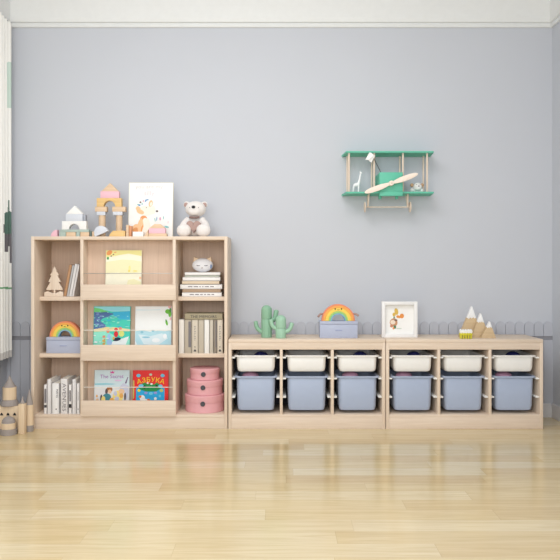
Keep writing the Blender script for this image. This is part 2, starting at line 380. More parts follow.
def sp_b1(b, x0, x1, y0, z0, z1): b.box(x0+.001, x1-.001, y0-.0005, y0+.0005, z0+.040, z0+.056, 2); b.box(x0+.004, x1-.004, y0-.0005, y0+.0005, z0+.07, z0+.16, 3)
def sp_b2(b, x0, x1, y0, z0, z1): b.box(x1-.0085, x1-.0075, y0-.0005, y0+.0005, z0, z1, 3)
def sp_b3(b, x0, x1, y0, z0, z1):
    b.text('MANIS', .019, Matrix.Translation((x1-.013, y0-.0003, z0+.13)) @ Matrix.Rotation(math.pi/2, 4, 'Y') @ FRONT, 2); b.disc((x0+x1)/2+.004, z0+.03, .004, .004, y0, 2)
def sp_b5(b, x0, x1, y0, z0, z1): b.box(x0+.001, x1-.001, y0-.0005, y0+.0005, z0+.038, z0+.062, 4); b.box(x0+.005, x1-.005, y0-.0005, y0+.0005, z0+.08, z0+.15, 3)
def sp_b7(b, x0, x1, y0, z0, z1): b.box(x0+.008, x1-.008, y0-.0005, y0+.0005, z0+.085, z0+.14, 3); b.disc((x0+x1)/2, z0+.03, .003, .003, y0, 2)
row = [(43.9, 47, 384.7, 0, sp_b1, 'thin white book with a dark band at the outer end of the bottom row'),
       (47.3, 51.6, 379.4, 1, sp_b2, 'tall white book second from the bookcase side in the bottom row'),
       (52, 59.2, 383.4, 2, sp_b3, 'thick white book with small grey lettering and a dot in the bottom row'),
       (60.6, 67.8, 378.8, 3, spine_text('AVENUES', .034, 3, .47, 1.25), 'white book with big lettering down its spine in the bottom row'),
       (68.6, 71.8, 384.7, 0, sp_b5, 'thin white book with a black band just past the big-lettered book'),
       (72.2, 76.3, 379.4, 1, sp_b2, 'tall white book second from the divider in the bottom row'),
       (76.7, 79.7, 383.4, 2, sp_b7, 'white book against the divider at the end of the bottom row')]
for a, c, yt, m, sp_, lb in row:
    book('book', lb, 'book', PX(a, Y0), PX(c, Y0)-.0006, Y0, Y0+.19, BZ, PZ(yt, Y0), wb[m], 'white books in the bottom shelf row', spine=sp_)
# leaning books and board beside the wooden tree
mb = mat('brown_cover', (190, 146, 108), .6); gc = mat('grey_cover', (196, 194, 194), .6)
ang = math.radians(10.5); Y0 = .13; xpos = PX(63.4, Y0)
for th, mt, h, lb in ((3.0, mb, .208, 'thin brown book leaning beside the wooden tree'), (2.1, gc, .206, 'grey book leaning on the brown book'), (2.7, wb[2], .214, 'white leaning book between the grey and thinnest books'), (1.9, wb[0], .210, 'thinnest white book leaning on the bookcase divider')):
    t_ = th/sc(Y0); x0 = xpos
    M = Matrix.Translation((x0+t_, 0, SH1)) @ Matrix.Rotation(ang, 4, 'Y') @ Matrix.Translation((-x0-t_, 0, -SH1)) if False else Matrix.Translation((x0, 0, SH1+t_*math.sin(ang))) @ Matrix.Rotation(ang, 4, 'Y') @ Matrix.Translation((-x0, 0, -SH1))
    book('book', lb, 'book', x0, x0+t_, Y0, Y0+.15, SH1, SH1+h, mt, 'books leaning on the top shelf', M)
    xpos += t_/math.cos(ang)+.0012
# lying stack under the cat
Y0 = .115
cv = {'w': wb[2], 'g': mat('sage_cover', (204, 208, 196), .6), 'b': mat('beige_cover', (222, 204, 180), .6), 'n': mat('brown_grey_cover', (178, 152, 128), .6)}
stk = [(182, 221.6, .0275, 'w', 'white book at the bottom of the lying stack'), (182.5, 220.6, .0215, 'n', 'brown book lying second from the bottom of the stack'), (180.2, 222, .031, 'w', 'widest white book lying in the middle of the stack'),
       (182, 219.2, .023, 'b', 'beige book lying in the stack under two white books'), (182.6, 220.2, .024, 'w', 'white book lying above the beige book in the stack'), (184.6, 219.2, .0115, 'g', 'thin sage book lying just under the topmost book'), (184.8, 220.2, .0205, 'w', 'white book on top of the stack under the cat')]
z = SH1
for k, (a, c, h, cc, lb) in enumerate(stk):
    def sp_(b, x0, x1, y0, z0, z1, k=k):
        zc = (z0+z1)/2; rs = random.Random(k); x_ = x0+.05
        while x_ < x1-.05: L_ = rs.uniform(.008, .03); b.box(x_, x_+L_, y0-.0004, y0+.0003, zc-.003, zc+.003, 3); x_ += L_+.008
    book('book', lb, 'book', PX(a, Y0), PX(c, Y0), Y0+.002*(k % 3), Y0+.16, z, z+h-.0005, cv[cc], 'books lying in the stack', lay=True, spine=sp_ if k in (0, 2) else None); z += h
STACK = z-.0005
# standing row on the middle shelf of the far column
Y0 = .108
gb = [mat('linen_cover_%d' % i, c, .7, .2, .06, 200) for i, c in enumerate(((236, 232, 226), (190, 180, 164), (214, 204, 188), (196, 186, 170), (240, 238, 234), (206, 198, 184), (150, 140, 128), (218, 208, 192)))]
def sp_t(txt, s):
    def f(b, x0, x1, y0, z0, z1):
        for k in range(9): b.box((x0+x1)/2-.005, (x0+x1)/2+.005*(1 if k % 3 else .3), y0-.0005, y0+.0003, z0+.085+k*.011, z0+.089+k*.011, 3)
        b.disc((x0+x1)/2, z0+.042, .0035, .0035, y0, 2); b.patch([((x0+x1)/2-.008, z0+.012), ((x0+x1)/2+.008, z0+.012), ((x0+x1)/2+.008, z0+.018), ((x0+x1)/2, z0+.028), ((x0+x1)/2-.008, z0+.018)], y0, 2)
    return f
def sp_d(b, x0, x1, y0, z0, z1): b.box((x0+x1)/2+.002, x1-.003, y0-.0005, y0+.0003, z0+.04, z1-.012, 3)
rw = [(178.8, 184.2, 0, None, 'white book at the divider end of the linen row'), (184.5, 191.6, 1, sp_d, 'grey-brown book next to the white end book of the linen row'), (191.9, 198, 2, sp_t('', .02), 'cream book with a leaf mark between two grey-brown books'), (198.3, 204, 3, None, 'plain taupe book in the middle of the linen row'),
      (204.3, 209.3, 4, None, 'bright white book in the middle of the linen row'), (209.6, 213.2, 5, None, 'thin linen book next to the bright white book'), (213.5, 216.9, 6, sp_d, 'dark grey-brown thin book in the linen row'), (217.2, 222.6, 7, sp_t('', .02), 'cream book with a leaf mark at the outer end of the row')]
for a, c, m, s_, lb in rw:
    book('book', lb, 'book', PX(a, Y0), PX(c, Y0), Y0, Y0+.17, SH2, PZ(319.6, Y0), gb[m], 'linen books standing on the middle shelf', spine=s_)
olive = mat('olive_cover', (168, 158, 132), .7)
def sp_o(b, x0, x1, y0, z0, z1): b.text('THE MEMOIRS', .027, Matrix.Translation(((x0+x1)/2, y0-.0003, (z0+z1)/2-.002)) @ FRONT, 2)
zt = PZ(319.6, Y0)+.0003
book('book', 'olive book lying flat across the row of linen books', 'book', PX(184.8, Y0), PX(222.4, Y0), Y0-.004, Y0+.16, zt, zt+.040, olive, lay=True, spine=sp_o)

# ---- display books on the ledges: cover faces the room
def display_book(label, a, c, yt, ledge, cover, art, mats):
    Y = .075; x0, x1 = PX(a, Y), PX(c, Y); z0 = LEDGE[ledge]+.0008; h = PZ(yt, Y+.02)-z0; W = x1-x0
    b = MB(); b.box(x0, x1, 0, .0018, 0, h, 0); b.box(x0, x1, .0102, .012, 0, h, 0); b.box(x0, x0+.0018, 0, .012, 0, h, 0); b.box(x0+.001, x1-.003, .001, .011, .002, h-.003, 1)
    def q(px, py): return (x0+W*(px-a)/(c-a), h-(py-yt)*W/(c-a))
    art(b, q)
    b.xform(Matrix.Translation((0, .065, z0)) @ Matrix.Rotation(-math.radians(4.5), 4, 'X'))
    return tag(b.build('picture_book', [cover, PAGES]+mats, origin=((x0+x1)/2, .07, z0)), label, 'book', 'picture books on the display ledges')
def pm(*cols): return [mat('print_%d_%d_%d' % c, c, .5, .3) for c in cols]
def dots(b, q, items, y=0, k=1.0):
    """items: (px, py, rx, ry, material, rot) in photo pixels on the cover"""
    ux = (q(101, 0)[0]-q(100, 0)[0])
    for i, it in enumerate(items):
        x_, z_ = q(it[0], it[1]); b.disc(x_, z_, it[2]*ux, it[3]*ux, y-.00005*i, it[4], it[5] if len(it) > 5 else 0)
def poly(b, q, pts, m, lift=0): b.patch([q(*p) for p in pts], -lift, m)
def art_yellow(b, q):
    poly(b, q, [(105.6, 250.2), (141.2, 250.2), (141.2, 256), (134, 254.6), (128, 253.6), (120, 254.8), (112, 256.5), (105.6, 257)], 2)
    poly(b, q, [(105.6, 262), (112, 261), (122, 259.5), (132, 260), (141.2, 261.5), (141.2, 272), (130, 273.5), (118, 272.5), (105.6, 273)], 3, .0001)
    poly(b, q, [(128, 280), (134, 279), (141.2, 282), (141.2, 290), (126, 290)], 3, .0001)
    dots(b, q, [(109, 252.7, 3.1, 2.2, 4, .6), (107.6, 258.2, 1.1, 1.5, 5), (111, 256, .9, .5, 6, .4), (113, 254.5, .9, .5, 6, .4), (114.8, 252.3, 1.4, .4, 4, .2), (129.5, 268.5, 1.2, 3, 2), (129, 271, 1.1, 1, 7), (135, 271, 2.4, .6, 7), (140.2, 278, 1.2, 1.4, 8)], -.0004)
display_book('pale yellow picture book with an orange flower, alone on the top ledge', 105.4, 141.4, 250.2, 0, mat('cream_cover', (246, 242, 218), .45), art_yellow,
             pm((240, 231, 156), (241, 236, 192), (236, 158, 96), (84, 160, 90), (110, 70, 80), (240, 220, 110), (240, 196, 160)))
def art_sea(b, q):
    rs = random.Random(3)
    poly(b, q, [(93.8, 306.5), (129.6, 306.5), (129.6, 311), (112, 311.5), (104, 310), (93.8, 308)], 2)
    poly(b, q, [(93.8, 307.5), (100, 308.5), (108, 311.5), (100, 312.5), (93.8, 312)], 3, .0001)
    poly(b, q, [(93.8, 312), (104, 311.5), (114, 313.5), (109, 316), (102, 318.5), (100, 321), (106, 325), (106, 327), (93.8, 329)], 4, .0001)
    poly(b, q, [(112, 312), (129.6, 311), (129.6, 320), (120, 319), (114, 316)], 8, .00012)
    poly(b, q, [(93.8, 329), (106, 326.8), (114, 327), (129.6, 329), (129.6, 331), (110, 331), (93.8, 332)], 5, .0002)
    poly(b, q, [(93.8, 331.5), (106, 331), (112, 334), (120, 340), (129.6, 338), (129.6, 352), (93.8, 352)], 6, .00025)
    poly(b, q, [(111, 342), (129.2, 336), (126, 344), (124, 352), (108, 352)], 7, .0003)
    dots(b, q, [(97, 314, 2, .7, 9), (101, 316, 2.2, .7, 9), (98, 319.5, 1.8, .8, 9), (97, 324, 2.4, .8, 9), (102, 325, 2, .7, 9), (108, 331, 1.6, 1.8, 10), (109, 337, 1.8, 3.4, 11), (104, 336.5, 1.5, 1.6, 10), (104, 341.5, 1.6, 4, 12), (116, 329.2, 1.9, 1.5, 13), (116, 334, 2.1, 3, 13), (120.3, 328.3, 1.5, 1.6, 10), (121.5, 333.5, 2.8, 3, 14), (117, 339, 4, 1.7, 15, .15), (113.7, 338, 1.1, 1.6, 12), (109.5, 342, 2.8, 3, 11)]+[(93.8+rs.random()*15, 311.6+rs.random()*16.5, rs.uniform(.5, 1.3), rs.uniform(.25, .6), rs.choice((9, 4, 6))) for _ in range(34)]+[(108+rs.random()*21, 314+rs.random()*14, rs.uniform(.8, 2.4), rs.uniform(.25, .5), rs.choice((6, 8, 2))) for _ in range(22)]+[(94.5+rs.random()*14, 334+rs.random()*11, rs.uniform(.6, 1.8), rs.uniform(.3, .6), rs.choice((6, 7))) for _ in range(14)], -.0008)
display_book('turquoise picture book with a seaside and people, on the middle ledge', 93.3, 129.9, 306.2, 1, mat('sea_cover', (64, 206, 184), .4), art_sea,
             pm((150, 222, 232), (120, 214, 130), (84, 116, 168), (236, 216, 160), (150, 232, 210), (240, 246, 246), (60, 180, 220), (130, 150, 200), (232, 150, 120), (160, 196, 236), (222, 176, 90), (220, 40, 50), (220, 226, 130), (30, 40, 70)))
def art_white(b, q):
    poly(b, q, [(135.4, 331), (142, 330), (150, 331.5), (158, 330.5), (165, 331), (171, 330), (171, 345), (166, 352), (140, 352), (135.4, 340)], 2)
    poly(b, q, [(136, 309), (150, 309.5), (160, 309), (160, 310), (136, 310.5)], 3, .0001)
    poly(b, q, [(138, 334), (150, 336), (162, 333), (168, 338), (158, 345), (144, 344)], 3, .0002)
    dots(b, q, [(156, 340, 4, 2.2, 4), (146, 337, 4, .8, 5), (165, 336, 2, 2.5, 4), (142, 332, 1.5, 1.2, 5), (153, 330.5, 1.5, 1, 5), (169.3, 306.8, 1.6, 1.2, 8), (167.5, 311.3, 2.6, 2.3, 6), (169.6, 313.5, 1.5, 3.4, 6), (170, 310, .9, 2.5, 7), (170.3, 318.5, .8, 1.6, 8), (166.5, 322.5, 1.1, 2.9, 6, .25), (166, 320.5, .7, 1.4, 7, .25)], -.0006)
display_book('white picture book with green leaves and pale blue water, middle ledge', 134.9, 171.3, 306.2, 1, mat('white_book_cover', (240, 242, 242), .4), art_white,
             pm((184, 224, 236), (222, 238, 244), (244, 248, 250), (140, 200, 220), (110, 190, 60), (70, 140, 50), (240, 180, 180)))
def art_story(b, q):
    poly(b, q, [(94.6, 383), (105, 382.6), (116, 383.4), (112, 384.2), (94.6, 384.6)], 2)
    poly(b, q, [(94.6, 386.5), (129, 386.5), (129, 410), (94.6, 410)], 3, .0001)
    x_, z_ = q(111.6, 376.2); b.text('The Secret', .034, Matrix.Translation((x_, -.0006, z_)) @ Matrix.Rotation(math.radians(-1), 4, 'Y') @ FRONT, 4, 1.0)
    poly(b, q, [(110, 370.6), (111.2, 372), (112, 370.2), (113, 371.8), (114, 370.4), (113.7, 373), (110.3, 373)], 5, .0003)
    poly(b, q, [(124.6, 383), (127.3, 376.5), (128, 377), (126.4, 383)], 13, .0003); poly(b, q, [(119, 387), (123, 382.6), (128, 385), (128.6, 392), (127, 400), (125, 392)], 12, .0002)
    dots(b, q, [(118, 380, 3.5, .8, 6), (109.5, 389, 3, 2.8, 7), (109.8, 391, 1.8, 2, 8), (106.5, 391, 1.3, 3, 9), (107, 396.5, 4.2, 3.6, 10), (101.5, 398, 1.2, 4, 9), (103.5, 398.5, 2, 3, 11), (118, 396, 5.4, 6, 11), (121.5, 391, 3, 2.6, 8), (115.5, 393, 1.8, 2.4, 12), (117, 398, 2.3, 2.2, 12), (121.5, 395, 2, 2.4, 14), (125.2, 396, 1, 4, 9), (97, 395.5, .9, 1.3, 14), (97.5, 399, 1.5, 1.2, 8), (112, 399, 2, 2, 14)], -.0008)
display_book('pale blue storybook with purple script title, beside the red book', 94.2, 129.2, 369.8, 2, mat('pale_blue_cover', (206, 224, 230), .4), art_story,
             pm((150, 206, 218), (226, 226, 226), (170, 110, 180), (214, 90, 160), (224, 190, 224), (168, 110, 70), (236, 196, 156), (100, 84, 80), (70, 140, 150), (246, 222, 130), (200, 202, 220), (130, 110, 140), (236, 176, 96)))
def art_red(b, q):
    poly(b, q, [(136, 388), (140, 386), (150, 384), (160, 386), (164.6, 388), (164.6, 412), (136, 412)], 2)
    poly(b, q, [(138, 386.6), (142, 383), (145, 382), (148, 384), (150, 382.2), (154, 384), (157, 382), (160, 384.5), (161, 388), (156, 391), (146, 391), (140, 389)], 3, .0003)
    dots(b, q, [(138.3, 375.2, 2.1, 1.7, 4), (162.4, 375.2, 2.1, 1.7, 4), (150.5, 374.2, 1.5, 1.1, 5), (141, 385.5, 2.6, 1.8, 4), (160.4, 385.8, 2.2, 1.7, 4), (147.6, 382.6, 1, .8, 6), (151.4, 383.6, 1.2, .9, 6), (144.5, 386.5, 1.2, 1.8, 7), (156.5, 386, 1.2, 1.8, 7), (139, 390, 1.4, 1.4, 8), (146, 392.4, 1.7, 1.3, 9), (151, 393, 2, 1.4, 4), (155.5, 392.3, 1.7, 1.3, 9), (161.5, 390, 1.8, 1.6, 10), (142.5, 397.5, 2.6, 3, 6), (140.2, 396, 1.4, 1.2, 11), (148.5, 399.8, 2, 1.6, 11), (145.5, 400, 2, 1.8, 6), (155.5, 398, 1.4, 1.4, 6), (160, 395.5, 1.2, 1.4, 4), (159.3, 400.8, 1, .8, 8)], -.0006)
    for i, ch in enumerate('АЗБУКА'):
        u = (i-2.5)/2.5; x_, z_ = q(150.6+u*11.6, 379.3+1.9*u*u)
        b.text(ch, .041, Matrix.Translation((x_, -.0008, z_)) @ Matrix.Rotation(u*.22, 4, 'Y') @ FRONT, 8, 1.05)
    x_, z_ = q(133.7, 389); b.box(x_-.004, x_+.003, -.0006, 0, q(0, 398)[1], q(0, 380)[1], 10)
display_book('bright red alphabet book with yellow title on the bottom ledge', 132.6, 168.2, 370, 2, mat('red_cover', (228, 28, 24), .35), art_red,
             pm((40, 168, 220), (30, 140, 70), (110, 196, 226), (196, 214, 190), (244, 240, 234), (40, 60, 40), (250, 220, 40), (150, 150, 210), (190, 196, 110), (240, 120, 40)))

# ================================================================ things in the bookcase cells
# wooden tree
Y = .15
tr = thing('wooden_tree', 'flat plywood fir tree ornament on the top shelf', 'ornament', (PX(54.8, Y), Y, SH1))
xs = lambda p: PX(p, Y); zs_ = lambda p: SH1+(296.2-p)/sc(Y)
half = [(54.8, 266), (57, 270.5), (56.4, 270.8), (59.4, 275), (57.8, 275.4), (61, 281.4), (59, 282), (63.2, 289.2), (61.8, 290)]
out = [(xs(a), zs_(c)) for a, c in half]+[(xs(55.6), zs_(289.6)), (xs(55.6), zs_(292.8)), (xs(54), zs_(292.8)), (xs(54), zs_(289.6))]+[(xs(109.6-a), zs_(c)) for a, c in half[:0:-1]]
MB().prism(out, Y-.008, Y+.008, bev=.001).build('tree_body', TREE, tr)
MB().prism([(xs(45.3), SH1), (xs(64.2), SH1), (xs(64.2), zs_(292)), (xs(61), zs_(291)), (xs(57), zs_(292.8)), (xs(52.6), zs_(292.8)), (xs(48.6), zs_(291)), (xs(45.3), zs_(292))], Y-.022, Y+.022, bev=.0015).build('stand', TREE, tr)
# rainbow on a box (twice)
RB = pm((238, 146, 110), (244, 172, 88), (246, 212, 96), (160, 208, 126), (134, 180, 204))
def rainbow_set(cx, Y, zb, bw, bh, ro, lb_box, lb_rain, band, arms):
    z1 = zb+bh; bx = thing('storage_box', lb_box, 'box', (cx, Y+.06, zb), 'lavender boxes')
    MB().box(cx-bw/2, cx+bw/2, Y, Y+.13, zb, z1-.0205, bev=.003).build('box_body', LAV, bx)
    MB().box(cx-bw/2-.0015, cx+bw/2+.0015, Y-.0015, Y+.1315, z1-.02, z1, bev=.003).build('lid', LAV, bx)
    MB().box(cx-.022, cx+.022, Y-.003, Y+.001, zb+bh*.44, zb+bh*.44+.006, bev=.001).build('handle', LAVD, bx)
    r = thing('rainbow_toy', lb_rain, 'toy', (cx, Y+.06, z1), 'smiling rainbow toys'); y0, y1 = Y+.035, Y+.085
    b = MB(); rad = [ro, ro*.92, ro*.78, ro*.58, ro*.46, ro*.38]
    for i in range(5):
        n = 28; o_ = [(cx+rad[i]*math.cos(math.pi*k/n), z1+rad[i]*math.sin(math.pi*k/n)) for k in range(n+1)]; i_ = [(cx+rad[i+1]*math.cos(math.pi*k/n), z1+rad[i+1]*math.sin(math.pi*k/n)) for k in range(n, -1, -1)]
        b.prism(o_+i_, y0+.0015*i*0, y1, i, .0015)
    b.build('arch', band, r, ang=50)
    for s in (-1, 1):
        MB().ball((cx+s*ro*.19, y0-.001, z1+ro*.72), .0042, .003, .005, n=12).build('eye', BLK, r)
        if arms: MB().tube([(cx+s*ro*.9, y0+.02, z1+ro*.42), (cx+s*ro*1.08, y0+.012, z1+ro*.40), (cx+s*ro*1.22, y0+.006, z1+ro*(.30 if s > 0 else .24))], [.006, .007, .008], n=8).build('arm', PLB, r)
    MB().tube([(cx+ro*.07*k, y0-.0005, z1+ro*(.66+.02*abs(k))) for k in (-1, -.5, 0, .5, 1)], .0012, n=6).build('mouth', BLK, r)
rainbow_set(PX(338.8, .08), .08, LZ, 37.7/sc(.08), .1085, 16.6/sc(.12), 'lavender box with a handle on the low unit beside the framed print', 'rainbow toy with brown arms on the box on the low unit', RB, True)
rainbow_set(PX(63.2, .115), .115, SH2, 34/sc(.115), .104, 15.4/sc(.155), 'lavender box on the middle shelf of the bookcase', 'rainbow toy on the lavender box inside the bookcase', RB, False)
# pink round boxes
def round_box(r, h, cx, cy, z0, label):
    o = thing('round_box', label, 'box', (cx, cy, z0), 'pink round boxes'); hl = h*.42
    MB().lathe([(0, 0), (r*.97-.003, 0), (r*.97, .003), (r*.97, h-hl+.004), (0, h-hl+.004)], (cx, cy, z0), n=48).build('box_body', PINK, o)
    MB().lathe([(r*.975, h-hl), (r-.001, h-hl), (r, h-hl+.002), (r, h-.004), (r-.004, h), (0, h)], (cx, cy, z0), n=48).build('lid', PINK, o)
    M = Matrix.Translation((cx, cy-r*.995, z0+h*.56)) @ Matrix.Rotation(math.pi/2, 4, 'X')
    MB().lathe([(0, -.003), (.0155, -.003), (.0155, .004), (.013, .006), (.0, .0055)], None, n=20, M=M).build('knob', mat('dark_slate', (72, 72, 78), .4), o)
CYB = .165; rcx = PX(203.2, .06)
rbz = BZ
for wpx, ytop, lb in ((40, 396.4, 'largest pink round box at the bottom of the stack of three'), (36.3, 381.2, 'middle pink round box of the stack of three'), (30, 369.4, 'smallest pink round box on top of the stack of three')):
    r = wpx/2/sc(.15); zt = PZ(ytop, CYB-r); round_box(r, zt-rbz-.0004, rcx, CYB, rbz, lb); rbz = zt
# cat cushion
Y = .17; cc = (PX(202.7, Y), Y, STACK); k = 1/sc(Y)
ct = thing('cat_ornament', 'grey-white sleeping cat head ornament on the book stack', 'ornament', cc)
catm = mat('cat_grey', (232, 232, 236), .7, .2, .03, 60)
b = MB(); b.ball((cc[0], Y, STACK+7*k), 10.6*k, .04, 7.0*k, n=32); b.build('head', catm, ct)
for s in (-1, 1):
    MB().prism([(cc[0]+s*8.6*k, STACK+15.4*k), (cc[0]+s*9.2*k, STACK+9.6*k), (cc[0]+s*3.6*k, STACK+13.2*k)], Y-.012, Y+.012, bev=.003).build('ear', mat('cat_beige', (222, 196, 166), .7), ct)
    MB().tube([(cc[0]+s*3.3*k+d*2.1*k, Y-.0385+.002*abs(d), STACK+(6.3+.7*d*d)*k) for d in (-1, -.5, 0, .5, 1)], .0022, n=6).build('eyelid', INKG, ct)
MB().ball((cc[0], Y-.040, STACK+4.2*k), .004, .003, .003, n=10).build('nose', mat('nose_tan', (150, 120, 110)), ct)
MB().ball((cc[0]+8.6*k, Y-.022, STACK+5.6*k), .007, .006, .015, n=12).build('cheek_patch', mat('slate_blue', (120, 140, 176)), ct)

# ================================================================ building blocks on top of the bookcase
YB = .085; kB = 1/sc(YB)
def bx(p): return PX(p, YB)
def bz(p): return TZ+(237.0-p)*kB
def block(label, m, shape, y0=YB, d=.045, name='building_block', bev=.0012):
    b = MB(); shape(b, y0, y0+d, bev)
    vv = [v.co for v in b.bm.verts]; cx = sum(v.x for v in vv)/len(vv); z0 = min(v.z for v in vv)
    return tag(b.build(name, m, origin=(cx, y0+d/2, z0)), label, 'block', 'wooden building blocks')
def rect(a, c, yt, yb): return lambda b, y0, y1, bev: b.box(bx(a), bx(c), y0, y1, bz(yb)+.0002, bz(yt), 0, bev)
def tri(a, c, yt, yb, ap=None): return lambda b, y0, y1, bev: b.prism([(bx(a), bz(yb)+.0002), (bx(c), bz(yb)+.0002), (bx(ap or (a+c)/2), bz(yt))], y0, y1, 0, bev)
def archs(a, c, yt, yb, ha, hc, ht):
    def f(b, y0, y1, bev):
        r = (hc-ha)/2; m_ = (ha+hc)/2; pts = [(bx(a), bz(yb)+.0002), (bx(a), bz(yt)), (bx(c), bz(yt)), (bx(c), bz(yb)+.0002)]
        pts += [(bx(m_+r*math.cos(t)), bz(yb-(yb-ht)*math.sin(t))+.0002) for t in [math.pi*i/16 for i in range(17)]]
        b.prism(pts, y0, y1, 0, bev)
    return f
block('sage block at the outer end under the white arch', SAGE, rect(59.6, 65.6, 232, 237))
block('natural wood block under the white arch, beside the outer sage block', NAT, rect(66.2, 75.6, 232, 237))
block('narrow sage block between two natural blocks under the white arch', SAGE, rect(76.2, 79.6, 232, 237))
block('natural wood block under the white arch, nearest the dark peg', NAT, rect(80.2, 89, 232, 237))
block('thin sage slab carrying the white arch', SAGE, rect(60, 88.8, 229.5, 232))
block('white arch block of the small white house', WHITE, archs(61.9, 86.2, 221, 229.5, 68.6, 79.4, 223.8))
block('pale grey block between the white arch and white roof', GRAYB, rect(65.7, 82.6, 214, 221))
block('slim grey upright peg beside the pale grey block', mat('peg_grey', (170, 174, 184)), rect(83.2, 85.4, 214.6, 221))
block('white triangular roof block of the small white house', WHITE, tri(66, 83, 205.6, 214))
block('pink quarter-round block at the outer end of the bookcase top', PINKB, lambda b, y0, y1, bev: b.prism([(bx(57), bz(237)), (bx(57), bz(229.7))]+[(bx(57-6.4*math.sin(t)), bz(237-7.3*math.cos(t))) for t in [math.pi/2*i/8 for i in range(1, 9)]], y0, y1, 0, bev))
block('small dark green peg between the two block buildings', mat('peg_dark', (104, 118, 114)), rect(89.6, 91.6, 231, 237))
block('small beige peg next to the half-round block', NAT, rect(92, 94.2, 231.5, 237))
# tall tower
YB = .14; kB = 1/sc(YB)
def colm(p, w_, yt, yb): return lambda b, y0, y1, bev: b.lathe([(w_/2*kB-.001, bz(yb)), (w_/2*kB, bz(yb)+.001), (w_/2*kB, bz(yt)-.001), (w_/2*kB-.001, bz(yt))], (bx(p), (y0+y1)/2, 0), 0, 24)
z_ = 237.0
block('wooden column of the tower behind the half-round block', NAT, colm(101.3, 6.8, 214.8, 237), YB)
block('wooden column of the tower behind the slanted yellow block', NAT, colm(118.4, 6.4, 214.8, 237), YB)
block('pale grey block on the column behind the half-round block', GRAYB, rect(96.6, 105.2, 211.2, 214.8), YB)
block('pale grey block on the column behind the yellow block', GRAYB, rect(112.7, 122.2, 211.2, 214.8), YB)
block('natural capital block under the arch, on the white house side', NAT, rect(95, 106.6, 206.2, 211.2), YB)
block('natural capital block under the arch, on the fox picture side', NAT, rect(112.2, 125.2, 206.2, 211.2), YB)
block('yellow arch block near the top of the tower', YEL, archs(96.6, 121.2, 197.6, 206.2, 103.4, 115.2, 200.3), YB)
block('pink block under the tower roof', PINKB, rect(100.4, 118.8, 190.8, 197.6), YB)
block('natural triangular roof block on top of the tower', NAT, tri(101.4, 118.4, 182.6, 190.8), YB)
YB = .06; kB = 1/sc(YB)
def half_round(b, y0, y1, bev):
    cx, cz, r = bx(101.4), bz(236.9), 7.2*kB
    P = [(r*math.cos(t), 1.15*r*math.sin(t)) for t in [math.pi*i/20 for i in range(21)]]; a = .42
    Q = [(x*math.cos(a)-z*math.sin(a), x*math.sin(a)+z*math.cos(a)) for x, z in P]; mn = min(q[1] for q in Q)
    b.prism([(cx+q[0], cz+q[1]-mn) for q in Q], y0, y1, 0, bev)
block('pale grey half-round block tilted at the foot of the tower', GRAYB, half_round, YB, .04)
block('slanted yellow block lying at the foot of the tower', YEL, lambda b, y0, y1, bev: b.prism([(bx(108.8), bz(237)), (bx(125), bz(237)), (bx(125), bz(230.8)), (bx(113), bz(230.8)), (bx(109.6), bz(234.4))], y0, y1, 0, bev), YB, .04)
block('thin natural upright block beside the fox picture', NAT, rect(126, 128.6, 225, 237), YB)
block('thin orange-brown upright block beside the fox picture', wood('block_orange', (214, 150, 110)), rect(129, 131.4, 226, 237), YB)
block('small white block in front of the fox picture', WHITE, rect(132.6, 143.2, 231.8, 237), YB)
block('natural wedge block against the pink gable block', NAT, lambda b, y0, y1, bev: b.prism([(bx(143.8), bz(237)), (bx(148.2), bz(237)), (bx(148.2), bz(229.6))], y0, y1, 0, bev), YB)
block('natural base slab under the pink gable block', NAT, rect(148.6, 166.6, 233.6, 237), YB)
block('pink block in front of the fox picture', PINKB, rect(148.8, 165.2, 228.4, 233.6), YB)
block('natural gable block on the pink block by the fox picture', NAT, lambda b, y0, y1, bev: b.prism([(bx(149.2), bz(228.4)+.0002), (bx(165, ), bz(228.4)+.0002), (bx(160.2), bz(224.2)), (bx(154.2), bz(224.2))], y0, y1, 0, bev), YB)

